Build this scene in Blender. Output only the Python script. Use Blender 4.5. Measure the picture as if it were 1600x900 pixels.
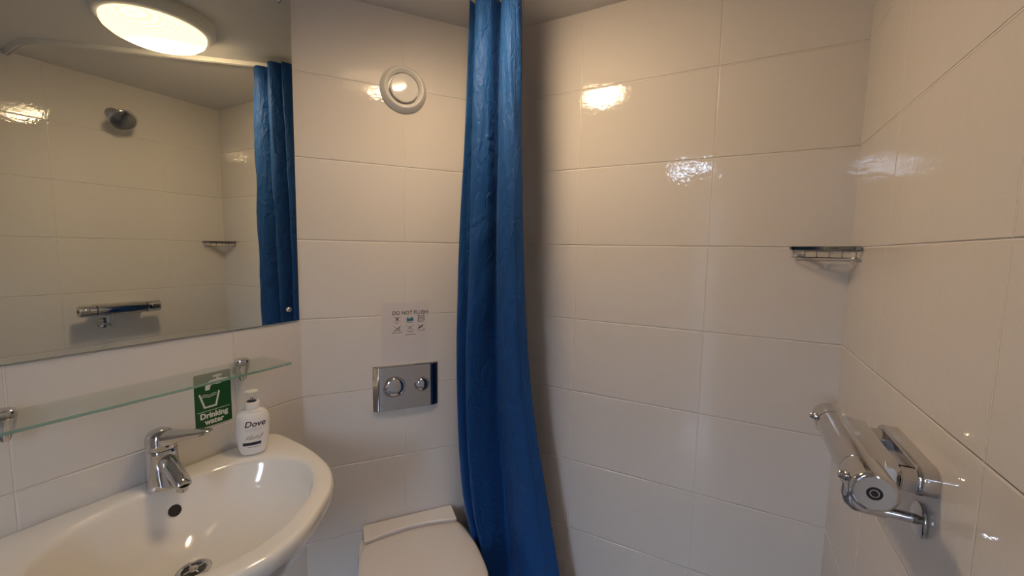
import bpy, bmesh, math, random
from mathutils import Vector, Matrix, noise
random.seed(4)
S = bpy.context.scene
for o in list(bpy.data.objects): bpy.data.objects.remove(o)
COL = S.collection
ZC = 1.42                      # eye height above the floor

# ------------------------------------------------------------ camera, light
F = Vector((-0.47084, 0.87753, -0.09083)); RT = Vector((0.88026, 0.47415, 0.01783)); UP = Vector((-0.05871, 0.07156, 0.99571))
cd = bpy.data.cameras.new('camera'); cam = bpy.data.objects.new('camera', cd); COL.objects.link(cam)
cd.sensor_width = 36; cd.lens = 638.15 / 1600 * 36; cd.clip_start = 0.01
m = Matrix((RT, UP, -F)).transposed().to_4x4(); m.translation = (0, 0, ZC); cam.matrix_world = m
S.camera = cam
LAMP_BASE, LAMP_HOT = 0.8, 36.0
LAMP_COL = (1.0, 0.72, 0.43)
SKY_HIGH, SKY_LOW = 8.0, 0.3
W = bpy.data.worlds.new('world'); S.world = W; W.use_nodes = True
_n = W.node_tree.nodes; _l = W.node_tree.links; bg = _n['Background']; bg.inputs[0].default_value = (0.66, 0.78, 1.0, 1)
_tc = _n.new('ShaderNodeTexCoord'); _sx = _n.new('ShaderNodeSeparateXYZ'); _mr = _n.new('ShaderNodeMapRange')   # bright sky above an invented dark skyline that dims the doorway's reflection
_l.new(_tc.outputs['Generated'], _sx.inputs[0]); _l.new(_sx.outputs['Z'], _mr.inputs[0])
for _i, _v in ((1, 0.158), (2, 0.168), (3, SKY_LOW), (4, SKY_HIGH)): _mr.inputs[_i].default_value = _v
_l.new(_mr.outputs[0], bg.inputs[1])
S.view_settings.view_transform = 'Standard'; S.view_settings.look = 'None'
S.view_settings.gamma = 1; S.view_settings.use_curve_mapping = False
S.view_settings.exposure = 1.7

# ------------------------------------------------------------ materials
def mat(name, col, rough=0.5, metal=0.0, spec=0.5, coat=0.0, trans=0.0, emit=None, es=0.0):
    M = bpy.data.materials.new(name); M.use_nodes = True
    b = M.node_tree.nodes['Principled BSDF']
    b.inputs['Base Color'].default_value = (*col, 1); b.inputs['Roughness'].default_value = rough
    b.inputs['Metallic'].default_value = metal; b.inputs['Specular IOR Level'].default_value = spec
    b.inputs['Coat Weight'].default_value = coat; b.inputs['Transmission Weight'].default_value = trans
    if emit: b.inputs['Emission Color'].default_value = (*emit, 1); b.inputs['Emission Strength'].default_value = es
    return M
def bump(M, scale, strength, dist=0.01, coord='Object', detail=2):
    nt = M.node_tree; N = nt.nodes; L = nt.links
    tc = N.new('ShaderNodeTexCoord'); n = N.new('ShaderNodeTexNoise'); b = N.new('ShaderNodeBump')
    n.inputs['Scale'].default_value = scale; n.inputs['Detail'].default_value = detail
    b.inputs['Strength'].default_value = strength; b.inputs['Distance'].default_value = dist
    L.new(tc.outputs[coord], n.inputs['Vector']); L.new(n.outputs['Fac'], b.inputs['Height'])
    L.new(b.outputs[0], N['Principled BSDF'].inputs['Normal']); return M

def tile_mat(name, u0, tilt=0.012):
    """glazed 400 x 250 mm wall tiles in a straight grid, UV in metres"""
    M = mat(name, (0.71, 0.672, 0.638), 0.11, spec=0.5); nt = M.node_tree; N = nt.nodes; L = nt.links
    P = N['Principled BSDF']
    uv = N.new('ShaderNodeUVMap'); mp = N.new('ShaderNodeMapping')
    mp.inputs['Location'].default_value = (-u0, -(ZC + 0.5216) % 0.25, 0)
    L.new(uv.outputs[0], mp.inputs[0])
    sp = N.new('ShaderNodeSeparateXYZ'); L.new(mp.outputs[0], sp.inputs[0])
    def dist(out, half):                       # distance to the nearest joint of a 2*half grid
        p = N.new('ShaderNodeMath'); p.operation = 'PINGPONG'; p.inputs[1].default_value = half; L.new(out, p.inputs[0]); return p.outputs[0]
    du, dv = dist(sp.outputs['X'], 0.2), dist(sp.outputs['Y'], 0.125)
    def groove(d, w, amp):
        g = N.new('ShaderNodeMapRange'); g.interpolation_type = 'SMOOTHSTEP'; g.inputs[1].default_value = w * .25; g.inputs[2].default_value = w
        g.inputs[3].default_value = amp; g.inputs[4].default_value = 0; L.new(d, g.inputs[0]); return g.outputs[0]
    def vmax(a, b):
        x = N.new('ShaderNodeMath'); x.operation = 'MAXIMUM'; L.new(a, x.inputs[0]); L.new(b, x.inputs[1]); return x.outputs[0]
    grout = vmax(groove(du, .0014, .6), groove(dv, .0016, 1.0)); dip = vmax(groove(du, .0026, .45), groove(dv, .0030, 1.0))
    mx = N.new('ShaderNodeMix'); mx.data_type = 'RGBA'
    mx.inputs[6].default_value = (0.71, 0.672, 0.638, 1); mx.inputs[7].default_value = (0.82, 0.78, 0.75, 1)
    L.new(grout, mx.inputs[0]); L.new(mx.outputs[2], P.inputs['Base Color'])
    rg = N.new('ShaderNodeMapRange'); rg.inputs[3].default_value = 0.025; rg.inputs[4].default_value = 0.45
    L.new(grout, rg.inputs[0]); L.new(rg.outputs[0], P.inputs['Roughness'])
    # glaze: slow waviness + fine dimples
    n1 = N.new('ShaderNodeTexNoise'); n1.inputs['Scale'].default_value = 9; n1.inputs['Detail'].default_value = 1
    n2 = N.new('ShaderNodeTexNoise'); n2.inputs['Scale'].default_value = 75; n2.inputs['Detail'].default_value = 2
    L.new(mp.outputs[0], n1.inputs['Vector']); L.new(mp.outputs[0], n2.inputs['Vector'])
    bA = N.new('ShaderNodeBump'); bA.inputs['Strength'].default_value = 1; bA.inputs['Distance'].default_value = 0.0008
    bB = N.new('ShaderNodeBump'); bB.inputs['Strength'].default_value = 1; bB.inputs['Distance'].default_value = 0.00030
    bC = N.new('ShaderNodeBump'); bC.inputs['Strength'].default_value = 1; bC.inputs['Distance'].default_value = 0.0020; bC.invert = True
    L.new(n1.outputs['Fac'], bA.inputs['Height']); L.new(n2.outputs['Fac'], bB.inputs['Height']); L.new(dip, bC.inputs['Height'])
    # every tile sits at its own very slight tilt
    wn = N.new('ShaderNodeTexWhiteNoise'); wn.noise_dimensions = '3D'
    sn = N.new('ShaderNodeVectorMath'); sn.operation = 'SNAP'; sn.inputs[1].default_value = (0.4, 0.25, 1.0)
    L.new(mp.outputs[0], sn.inputs[0]); L.new(sn.outputs[0], wn.inputs['Vector'])
    sub = N.new('ShaderNodeVectorMath'); sub.operation = 'SUBTRACT'; sub.inputs[1].default_value = (0.5, 0.5, 0.5)
    L.new(wn.outputs['Color'], sub.inputs[0])
    sc = N.new('ShaderNodeVectorMath'); sc.operation = 'SCALE'; sc.inputs['Scale'].default_value = tilt
    L.new(sub.outputs[0], sc.inputs[0])
    ge = N.new('ShaderNodeNewGeometry'); ad = N.new('ShaderNodeVectorMath'); ad.operation = 'ADD'
    L.new(ge.outputs['Normal'], ad.inputs[0]); L.new(sc.outputs[0], ad.inputs[1])
    nm = N.new('ShaderNodeVectorMath'); nm.operation = 'NORMALIZE'; L.new(ad.outputs[0], nm.inputs[0])
    L.new(nm.outputs[0], bA.inputs['Normal']); L.new(bA.outputs[0], bB.inputs['Normal']); L.new(bB.outputs[0], bC.inputs['Normal'])
    L.new(bC.outputs[0], P.inputs['Normal'])
    return M

CERAMIC = mat('white_ceramic', (0.80, 0.775, 0.73), 0.07, coat=0.3)
PLASTIC = mat('white_plastic', (0.80, 0.78, 0.75), 0.28)
LIDPLASTIC = mat('lid_plastic', (0.78, 0.74, 0.70), 0.32)
FANWHITE = mat('fan_plastic', (0.74, 0.735, 0.72), 0.3)
SPRAY = mat('spray_plate', (0.30, 0.30, 0.30), 0.25, metal=1)
FANGLOSS = mat('fan_gloss_plastic', (0.70, 0.69, 0.68), 0.08)
CHROME = mat('chrome', (0.60, 0.60, 0.61), 0.05, metal=1)
WIRE = mat('wire_chrome', (0.40, 0.40, 0.41), 0.12, metal=1)
SATIN = mat('satin_chrome', (0.62, 0.62, 0.63), 0.2, metal=1)
DARK = mat('dark_rubber_and_hole_shade', (0.015, 0.015, 0.018), 0.4)  # rubber parts, and discs painted dark for the shade inside holes
MIRROR = mat('mirror_silver', (0.74, 0.765, 0.70), 0.0, metal=1)
MIREDGE = mat('mirror_edge', (0.30, 0.36, 0.30), 0.15, metal=0.4)
CEIL = bump(mat('ceiling_paint', (0.74, 0.71, 0.68), 0.55), 120, 0.1, 0.001)
FLOOR = bump(mat('floor_vinyl', (0.16, 0.16, 0.17), 0.5), 60, 0.15, 0.002)
DOORW = mat('door_paint', (0.62, 0.60, 0.57), 0.4)
INK = mat('black_ink', (0.03, 0.03, 0.035), 0.5)
PAPER = mat('laminated_paper', (0.64, 0.60, 0.605), 0.3)
TEALINK = mat('blue_ink', (0.04, 0.16, 0.24), 0.5)
GREEN = mat('sign_green', (0.004, 0.075, 0.018), 0.3)
WHITEINK = mat('sign_white', (0.80, 0.78, 0.72), 0.35)
BOTTLE = mat('bottle_plastic', (0.84, 0.82, 0.79), 0.25)
PUMPW = mat('pump_plastic', (0.88, 0.85, 0.78), 0.3)
NAVY = mat('navy_label', (0.012, 0.014, 0.04), 0.35)
SILVERINK = mat('silver_ink', (0.50, 0.49, 0.47), 0.35)
RAILW = mat('rail_white', (0.78, 0.76, 0.72), 0.35)
BASKETREFL = mat('basket_reflection', (0.03, 0.045, 0.10), 0.15)  # colour of the reflections painted on the basket band

def curtain_mat():
    M = mat('blue_polyester', (0.012, 0.076, 0.265), 0.55, spec=0.25); nt = M.node_tree; N = nt.nodes; L = nt.links; P = N['Principled BSDF']
    P.inputs['Sheen Weight'].default_value = 0.12; P.inputs['Sheen Tint'].default_value = (0.3, 0.5, 1, 1); P.inputs['Sheen Roughness'].default_value = 0.4
    uv = N.new('ShaderNodeUVMap'); mp = N.new('ShaderNodeMapping'); mp.inputs['Scale'].default_value = (13, 8, 1)
    L.new(uv.outputs[0], mp.inputs[0])
    n = N.new('ShaderNodeTexNoise'); n.inputs['Scale'].default_value = 3; n.inputs['Detail'].default_value = 5; n.inputs['Distortion'].default_value = 0.9
    L.new(mp.outputs[0], n.inputs['Vector'])
    b = N.new('ShaderNodeBump'); b.inputs['Strength'].default_value = 0.9; b.inputs['Distance'].default_value = 0.009
    L.new(n.outputs['Fac'], b.inputs['Height'])
    w = N.new('ShaderNodeTexNoise'); w.inputs['Scale'].default_value = 500; L.new(uv.outputs[0], w.inputs['Vector'])
    b2 = N.new('ShaderNodeBump'); b2.inputs['Strength'].default_value = 0.3; b2.inputs['Distance'].default_value = 0.0004
    L.new(w.outputs['Fac'], b2.inputs['Height']); L.new(b.outputs[0], b2.inputs['Normal']); L.new(b2.outputs[0], P.inputs['Normal'])
    tr = N.new('ShaderNodeBsdfTranslucent'); tr.inputs[0].default_value = (0.02, 0.10, 0.4, 1)
    ms = N.new('ShaderNodeMixShader'); ms.inputs[0].default_value = 0.12
    L.new(P.outputs[0], ms.inputs[1]); L.new(tr.outputs[0], ms.inputs[2]); L.new(ms.outputs[0], N['Material Output'].inputs[0])
    return M
CURTAIN = curtain_mat()
SEAM = mat('curtain_stitching', (0.008, 0.03, 0.12), 0.6)

def glass_mat(name, tint, refl=1.0):
    M = bpy.data.materials.new(name); M.use_nodes = True; nt = M.node_tree; N = nt.nodes; L = nt.links
    N.remove(N['Principled BSDF']); t = N.new('ShaderNodeBsdfTransparent'); t.inputs[0].default_value = (*tint, 1)
    g = N.new('ShaderNodeBsdfGlossy'); g.inputs['Roughness'].default_value = 0.02; lw = N.new('ShaderNodeLayerWeight'); lw.inputs[0].default_value = 0.5
    pw = N.new('ShaderNodeMath'); pw.operation = 'POWER'; pw.inputs[1].default_value = 5; L.new(lw.outputs['Facing'], pw.inputs[0])
    fr = N.new('ShaderNodeMath'); fr.operation = 'MULTIPLY_ADD'; fr.inputs[1].default_value = .9; fr.inputs[2].default_value = .04; L.new(pw.outputs[0], fr.inputs[0])
    ms = N.new('ShaderNodeMixShader'); L.new(fr.outputs[0], ms.inputs[0]); L.new(t.outputs[0], ms.inputs[1]); L.new(g.outputs[0], ms.inputs[2])
    L.new(ms.outputs[0], N['Material Output'].inputs[0]); return M
GLASS = glass_mat('shelf_glass', (0.95, 0.985, 0.965))
GLASSEDGE = mat('glass_edge', (0.22, 0.38, 0.31), 0.12, trans=0.3)
PANE = glass_mat('window_glass', (0.95, 0.98, 1.0))

def lens_mat():
    M = mat('lit_lamp_lens', (0.75, 0.72, 0.6), 0.25); nt = M.node_tree; N = nt.nodes; L = nt.links; P = N['Principled BSDF']
    tc = N.new('ShaderNodeTexCoord')
    d = N.new('ShaderNodeVectorMath'); d.operation = 'DISTANCE'; d.inputs[1].default_value = (0.038, 0.052, -0.062)
    L.new(tc.outputs['Object'], d.inputs[0])
    mr = N.new('ShaderNodeMapRange'); mr.interpolation_type = 'SMOOTHERSTEP'
    mr.inputs[1].default_value = 0.015; mr.inputs[2].default_value = 0.125; mr.inputs[3].default_value = 1; mr.inputs[4].default_value = 0
    L.new(d.outputs['Value'], mr.inputs[0])
    w = N.new('ShaderNodeTexWave'); w.inputs['Scale'].default_value = 45; w.bands_direction = 'DIAGONAL'; w.inputs['Distortion'].default_value = 0.6
    L.new(tc.outputs['Object'], w.inputs['Vector'])
    wm = N.new('ShaderNodeMath'); wm.operation = 'MULTIPLY_ADD'; wm.inputs[1].default_value = LAMP_BASE * 0.35; wm.inputs[2].default_value = LAMP_BASE * 0.8
    L.new(w.outputs['Fac'], wm.inputs[0])
    h = N.new('ShaderNodeMath'); h.operation = 'MULTIPLY_ADD'; h.inputs[1].default_value = LAMP_HOT
    L.new(mr.outputs[0], h.inputs[0]); L.new(wm.outputs[0], h.inputs[2])
    P.inputs['Emission Color'].default_value = (*LAMP_COL, 1)
    L.new(h.outputs[0], P.inputs['Emission Strength'])
    return M
LENS = lens_mat()

# ------------------------------------------------------------ mesh helpers
def tag(o, label, cat, group=None):
    o['label'] = label; o['category'] = cat
    if group: o['group'] = group
    return o
def thing(name, mtx, label, cat, group=None):
    o = bpy.data.objects.new(name, None); COL.objects.link(o); o.empty_display_size = 0.05
    o.matrix_world = mtx; return tag(o, label, cat, group)
def frame(o, U, V, N):
    m = Matrix((Vector(U), Vector(V), Vector(N))).transposed().to_4x4(); m.translation = Vector(o); return m
def link(name, bm, material, parent=None, smooth=True, label=None, angle=0.7):
    bmesh.ops.recalc_face_normals(bm, faces=bm.faces)
    me = bpy.data.meshes.new(name); bm.to_mesh(me); bm.free()
    for x in (material if isinstance(material, (list, tuple)) else [material]): me.materials.append(x)
    if smooth:
        for p in me.polygons: p.use_smooth = True
        try: me.set_sharp_from_angle(angle=angle)
        except Exception: pass
    o = bpy.data.objects.new(name, me); COL.objects.link(o)
    if parent: o.parent = parent
    if label: o['label'] = label
    return o
def new(): return bmesh.new()
def box(bm, c, s, bev=0.0, seg=3, R=None):
    r = bmesh.ops.create_cube(bm, size=1); vs = r['verts']
    bmesh.ops.scale(bm, vec=s, verts=vs)
    if bev > 0:
        es = list({e for v in vs for e in v.link_edges})
        rr = bmesh.ops.bevel(bm, geom=es, offset=bev, segments=seg, profile=0.5, affect='EDGES'); 
        vs = list({v for f in rr['faces'] for v in f.verts} | {v for v in vs if v.is_valid})
    if R is not None: bmesh.ops.rotate(bm, cent=(0, 0, 0), matrix=R, verts=vs)
    bmesh.ops.translate(bm, vec=c, verts=vs); return vs
def basis(d):
    d = Vector(d).normalized(); a = Vector((0, 0, 1)) if abs(d.z) < .9 else Vector((1, 0, 0))
    u = d.cross(a).normalized(); return u, d.cross(u).normalized(), d
def lathe(bm, prof, org=(0, 0, 0), d=(0, 0, 1), n=40, sx=1.0, sy=1.0, U=None):
    """prof = [(radius, height)...] about axis d"""
    u, v, w = basis(d)
    if U is not None: u = Vector(U).normalized(); v = w.cross(u)
    o = Vector(org); rings = []
    for r, h in prof:
        if r < 1e-6: rings.append([bm.verts.new(o + w * h)])
        else: rings.append([bm.verts.new(o + w * h + u * (r * sx * math.cos(2 * math.pi * i / n)) + v * (r * sy * math.sin(2 * math.pi * i / n))) for i in range(n)])
    for a, b in zip(rings, rings[1:]):
        for i in range(n):
            j = (i + 1) % n
            if len(a) == 1 and len(b) == 1: continue
            if len(a) == 1: bm.faces.new((a[0], b[j], b[i]))
            elif len(b) == 1: bm.faces.new((a[i], a[j], b[0]))
            else: bm.faces.new((a[i], a[j], b[j], b[i]))
    return rings
def loft(bm, rings, cap0=True, cap1=True, closed=True):
    vr = [[bm.verts.new(p) for p in r] for r in rings]; n = len(vr[0])
    for a, b in zip(vr, vr[1:]):
        for i in range(n if closed else n - 1):
            j = (i + 1) % n; bm.faces.new((a[i], a[j], b[j], b[i]))
    if cap0: bm.faces.new(vr[0][::-1])
    if cap1: bm.faces.new(vr[-1])
    return vr
def catmull(P, k=8, closed=False):
    P = [Vector(p) for p in P]; out = []; n = len(P)
    for i in range(n if closed else n - 1):
        if closed: p0, p1, p2, p3 = P[(i - 1) % n], P[i], P[(i + 1) % n], P[(i + 2) % n]
        else: p0, p1, p2, p3 = P[max(i - 1, 0)], P[i], P[i + 1], P[min(i + 2, n - 1)]
        for j in range(k):
            t = j / k
            out.append(0.5 * ((2 * p1) + (p2 - p0) * t + (2 * p0 - 5 * p1 + 4 * p2 - p3) * t * t + (3 * p1 - p0 - 3 * p2 + p3) * t ** 3))
    if not closed: out.append(P[-1])
    return out
def tube(bm, pts, r, n=12, closed=False, caps=True):
    pts = [Vector(p) for p in pts]; N = len(pts); rings = []; pu = None
    for i, p in enumerate(pts):
        if closed: d = pts[(i + 1) % N] - pts[i - 1]
        else: d = pts[min(i + 1, N - 1)] - pts[max(i - 1, 0)]
        d.normalize()
        if pu is None: pu, _, _ = basis(d)
        u = (pu - d * pu.dot(d)).normalized(); v = d.cross(u); pu = u
        rr = r[i] if isinstance(r, (list, tuple)) else r
        rings.append([p + u * (rr * math.cos(2 * math.pi * k / n)) + v * (rr * math.sin(2 * math.pi * k / n)) for k in range(n)])
    if closed:
        vr = [[bm.verts.new(p) for p in q] for q in rings]
        for a in range(N):
            b = (a + 1) % N
            for i in range(n): j = (i + 1) % n; bm.faces.new((vr[a][i], vr[a][j], vr[b][j], vr[b][i]))
    else: loft(bm, rings, caps, caps)
def extrude_poly(bm, pts2, z0, z1):
    a = [bm.verts.new((x, y, z0)) for x, y in pts2]; b = [bm.verts.new((x, y, z1)) for x, y in pts2]; n = len(a)
    for i in range(n): j = (i + 1) % n; bm.faces.new((a[i], a[j], b[j], b[i]))
    bm.faces.new(a[::-1]); bm.faces.new(b)
def rrect(w, h, r, k=6, cx=0, cy=0):
    out = []
    for sx, sy, a0 in ((1, 1, 0), (-1, 1, 90), (-1, -1, 180), (1, -1, 270)):
        for i in range(k + 1):
            a = math.radians(a0 + 90 * i / k); out.append((cx + sx * (w / 2 - r) + r * math.cos(a), cy + sy * (h / 2 - r) + r * math.sin(a)))
    return out
def text_mesh(s, size, cx, cy, z, align='CENTER', depth=0.0002, shear=0.0, bold=0.0, sx=1.0, wrap=None):
    cu = bpy.data.curves.new('t', 'FONT'); cu.body = s; cu.size = size; cu.align_x = align; cu.align_y = 'CENTER'
    cu.extrude = depth; cu.shear = shear; cu.offset = bold; cu.resolution_u = 3
    ob = bpy.data.objects.new('t', cu); COL.objects.link(ob)
    dg = bpy.context.evaluated_depsgraph_get(); dg.update()
    me = bpy.data.meshes.new_from_object(ob.evaluated_get(dg)); bm = bmesh.new(); bm.from_mesh(me)
    bpy.data.objects.remove(ob); bpy.data.meshes.remove(me); bpy.data.curves.remove(cu)
    for v in bm.verts:
        v.co.x = v.co.x * sx + cx; v.co.y += cy; v.co.z += z
        if wrap: v.co = wrap(v.co)
    return bm
def structure(o): o['kind'] = 'structure'; return o

# ------------------------------------------------------------ room shell
XA, YAB, YC, XD, ZT = -1.1827, 0.802, 1.3151, 0.262, ZC + 0.7625
TH = 0.6608; XBC = XA + (YC - YAB) * math.tan(TH); YR = -0.95
UB = Vector((math.sin(TH), math.cos(TH), 0)); NB = Vector((math.cos(TH), -math.sin(TH), 0)); ZV = Vector((0, 0, 1))
def wall(name, a, b, material, u_off, z0=0.0, z1=ZT, thick=0.08, ext0=0.0, ext1=0.0):
    """inner face from a to b (plan), room on the right-hand side of a->b; UV in metres along the wall"""
    a = Vector((*a, 0)); b = Vector((*b, 0)); d = (b - a).normalized(); n = Vector((-d.y, d.x, 0)) * thick
    bm = new(); uvl = bm.loops.layers.uv.new('UVMap')
    oa, ob = a - d * ext0 + n, b + d * ext1 + n
    lo = [bm.verts.new(v + ZV * z0) for v in (a, b, ob, oa)]; hi = [bm.verts.new(v + ZV * z1) for v in (a, b, ob, oa)]
    for i in range(4):
        j = (i + 1) % 4; bm.faces.new((lo[i], lo[j], hi[j], hi[i]))
    bm.faces.new(lo[::-1]); bm.faces.new(hi)
    bmesh.ops.recalc_face_normals(bm, faces=bm.faces)
    for f in bm.faces:
        for l in f.loops: l[uvl].uv = ((l.vert.co - a).dot(d) + u_off, l.vert.co.z)
    return structure(link(name, bm, material, smooth=False))
# going round with the room to the right: left wall, diagonal, far, right, rear
wall('wall_left', (XA, YR), (XA, YAB), tile_mat('tiles_left', 0.2072), YR, ext0=.08, ext1=.02)
wall('wall_diagonal', (XA, YAB), (XBC, YC), tile_mat('tiles_diagonal', 0.3227), 0.0)
wall('wall_far', (XBC, YC), (XD, YC), tile_mat('tiles_far', -0.0627, 0.016), XBC, ext1=.08)
wall('wall_right', (XD, YC), (XD, YR), tile_mat('tiles_right', 0.0), 1.0395 - YC, ext1=.08)
REAR = tile_mat('tiles_rear', 0.0)
DX0, DX1, DTOP = -0.80, -0.06, ZC + 0.46          # doorway in the rear wall
WX0, WX1, WZ0, WZ1 = -0.50, -0.18, ZC + 0.60, ZC + 0.70
wall('wall_rear', (XD, YR), (DX1, YR), REAR, 0)
wall('wall_rear', (DX0, YR), (XA, YR), REAR, 0)
wall('wall_rear', (DX1, YR), (DX0, YR), REAR, 0, z0=DTOP, z1=WZ0)
wall('wall_rear', (DX1, YR), (DX0, YR), REAR, 0, z0=WZ1, z1=ZT)
wall('wall_rear', (DX1, YR), (WX1, YR), REAR, 0, z0=WZ0, z1=WZ1)
wall('wall_rear', (WX0, YR), (DX0, YR), REAR, 0, z0=WZ0, z1=WZ1)
def slab(name, z0, z1, material):
    bm = new(); p = [(XA - .08, YR - .08), (XD + .08, YR - .08), (XD + .08, YC + .08), (XBC - .05, YC + .08), (XA - .08, YAB + .03)]
    extrude_poly(bm, p, z0, z1); return structure(link(name, bm, material, smooth=False))
slab('floor', -0.05, 0.0, FLOOR); slab('ceiling', ZT, ZT + 0.05, CEIL)
# open doorway behind the photographer, and a narrow light above it
dm = new(); bw = .045
for c, q in (((DX0 + .015, YR - .03, DTOP / 2), (.03, .10, DTOP)), ((DX1 - .015, YR - .03, DTOP / 2), (.03, .10, DTOP)), (((DX0 + DX1) / 2, YR - .03, DTOP - .015), (DX1 - DX0 - .06, .10, .03))): box(dm, c, q, .003, 1)
dj = structure(link('door_1', dm, DOORW))
lm = new(); box(lm, (DX0 + .28, YR - .075, DTOP / 2), (.56, .035, DTOP - .01), .003); link('light_blocking_leaf', lm, DOORW, dj)   # unseen half-open leaf, added to cut the daylight through the doorway
wm = new()
for (c, s) in ((((WX0 + WX1) / 2, YR - .03, WZ0 + .004), (WX1 - WX0, .05, .008)), (((WX0 + WX1) / 2, YR - .03, WZ1 - .004), (WX1 - WX0, .05, .008)),
               ((WX0 + .005, YR - .03, (WZ0 + WZ1) / 2), (.01, .05, WZ1 - WZ0)), ((WX1 - .005, YR - .03, (WZ0 + WZ1) / 2), (.01, .05, WZ1 - WZ0)), (((WX0 + WX1) / 2 + .04, YR - .03, (WZ0 + WZ1) / 2), (.012, .05, WZ1 - WZ0))):
    box(wm, c, s, 0.001, 1)
wn_ = structure(link('window_1', wm, PLASTIC, smooth=False))
pm = new(); box(pm, ((WX0 + WX1) / 2, YR - .035, (WZ0 + WZ1) / 2), (WX1 - WX0 - .01, .004, WZ1 - WZ0 - .01)); link('window_pane', pm, PANE, wn_, smooth=False)
FA = lambda y, z: frame((XA, y, z), (0, 1, 0), (0, 0, 1), (1, 0, 0))                       # on the left wall
FB = lambda t, z: frame(Vector((XA, YAB, z)) + UB * t, UB, ZV, NB)                          # on the diagonal wall
FD = lambda y, z: frame((XD, y, z), (0, -1, 0), (0, 0, 1), (-1, 0, 0))                      # on the right wall

# ------------------------------------------------------------ mirror
MY0, MY1, MZ0, MZ1 = -0.18, 0.797, ZC - 0.2277, ZC + 0.735
t = thing('wall_mirror', FA((MY0 + MY1) / 2, MZ0), 'large frameless wall mirror above the glass shelf reflecting lamp and shower', 'mirror')
mw, mh = MY1 - MY0, MZ1 - MZ0
bm = new(); box(bm, (0, mh / 2, 0.003), (mw, mh, 0.0056), 0.0012, 1)
for f in bm.faces: f.material_index = 0 if f.normal.z > 0.9 else 1
o = link('mirror_glass', bm, [MIRROR, MIREDGE], t, smooth=False)
for f in o.data.polygons: f.material_index = 0 if f.normal.z > 0.9 else 1
for sx in (-1, 1):
    for yy in (0.038, mh - 0.038):
        bm = new(); lathe(bm, [(0, 0.0058), (.0075, 0.0058), (.0078, .008), (.006, .0105), (.003, .012), (0, .0124)], (sx * (mw / 2 - .035), yy, 0), n=24)
        link('mirror_screw', bm, CHROME, t)

# ------------------------------------------------------------ ceiling lamp
t = thing('ceiling_lamp', Matrix.Translation((-0.60, 0.70, ZT)), 'round white ceiling lamp glowing warm, seen in the mirror', 'lamp')
bm = new(); lathe(bm, [(0, 0), (.165, 0), (.168, -.006), (.166, -.022), (.158, -.034), (.146, -.040), (.1395, -.040), (.139, -.030), (0, -.030)], n=64)
link('lamp_base', bm, PLASTIC, t)
bm = new(); lathe(bm, [(.139, -.034), (.139, -.048), (.135, -.058), (.120, -.070), (.095, -.080), (.065, -.0865), (.032, -.0905), (0, -.0918)], n=64)
link('lamp_lens', bm, LENS, t, angle=3)

# ------------------------------------------------------------ curtain rail
rail = [(0.262, 0.545), (0.13, 0.545), (0.05, 0.553), (-0.02, 0.59), (-0.10, 0.658), (-0.784, 1.262)]
rp = catmull([(x, y, 0) for x, y in rail[:5]], 6) + [Vector((rail[5][0], rail[5][1], 0))]
bm = new(); rings = []
for i, p in enumerate(rp):
    d = (rp[min(i + 1, len(rp) - 1)] - rp[max(i - 1, 0)]).normalized(); n = Vector((-d.y, d.x, 0))
    rings.append([p + n * a + ZV * (ZT + b) for a, b in ((-.010, 0), (.010, 0), (.010, -.006), (.008, -.016), (.0025, -.016), (.0025, -.010), (-.0025, -.010), (-.0025, -.016), (-.008, -.016), (-.010, -.006))])
loft(bm, rings)
tag(link('curtain_rail', bm, RAILW, angle=.5), 'white curtain rail bending across the ceiling', 'rail')

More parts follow.
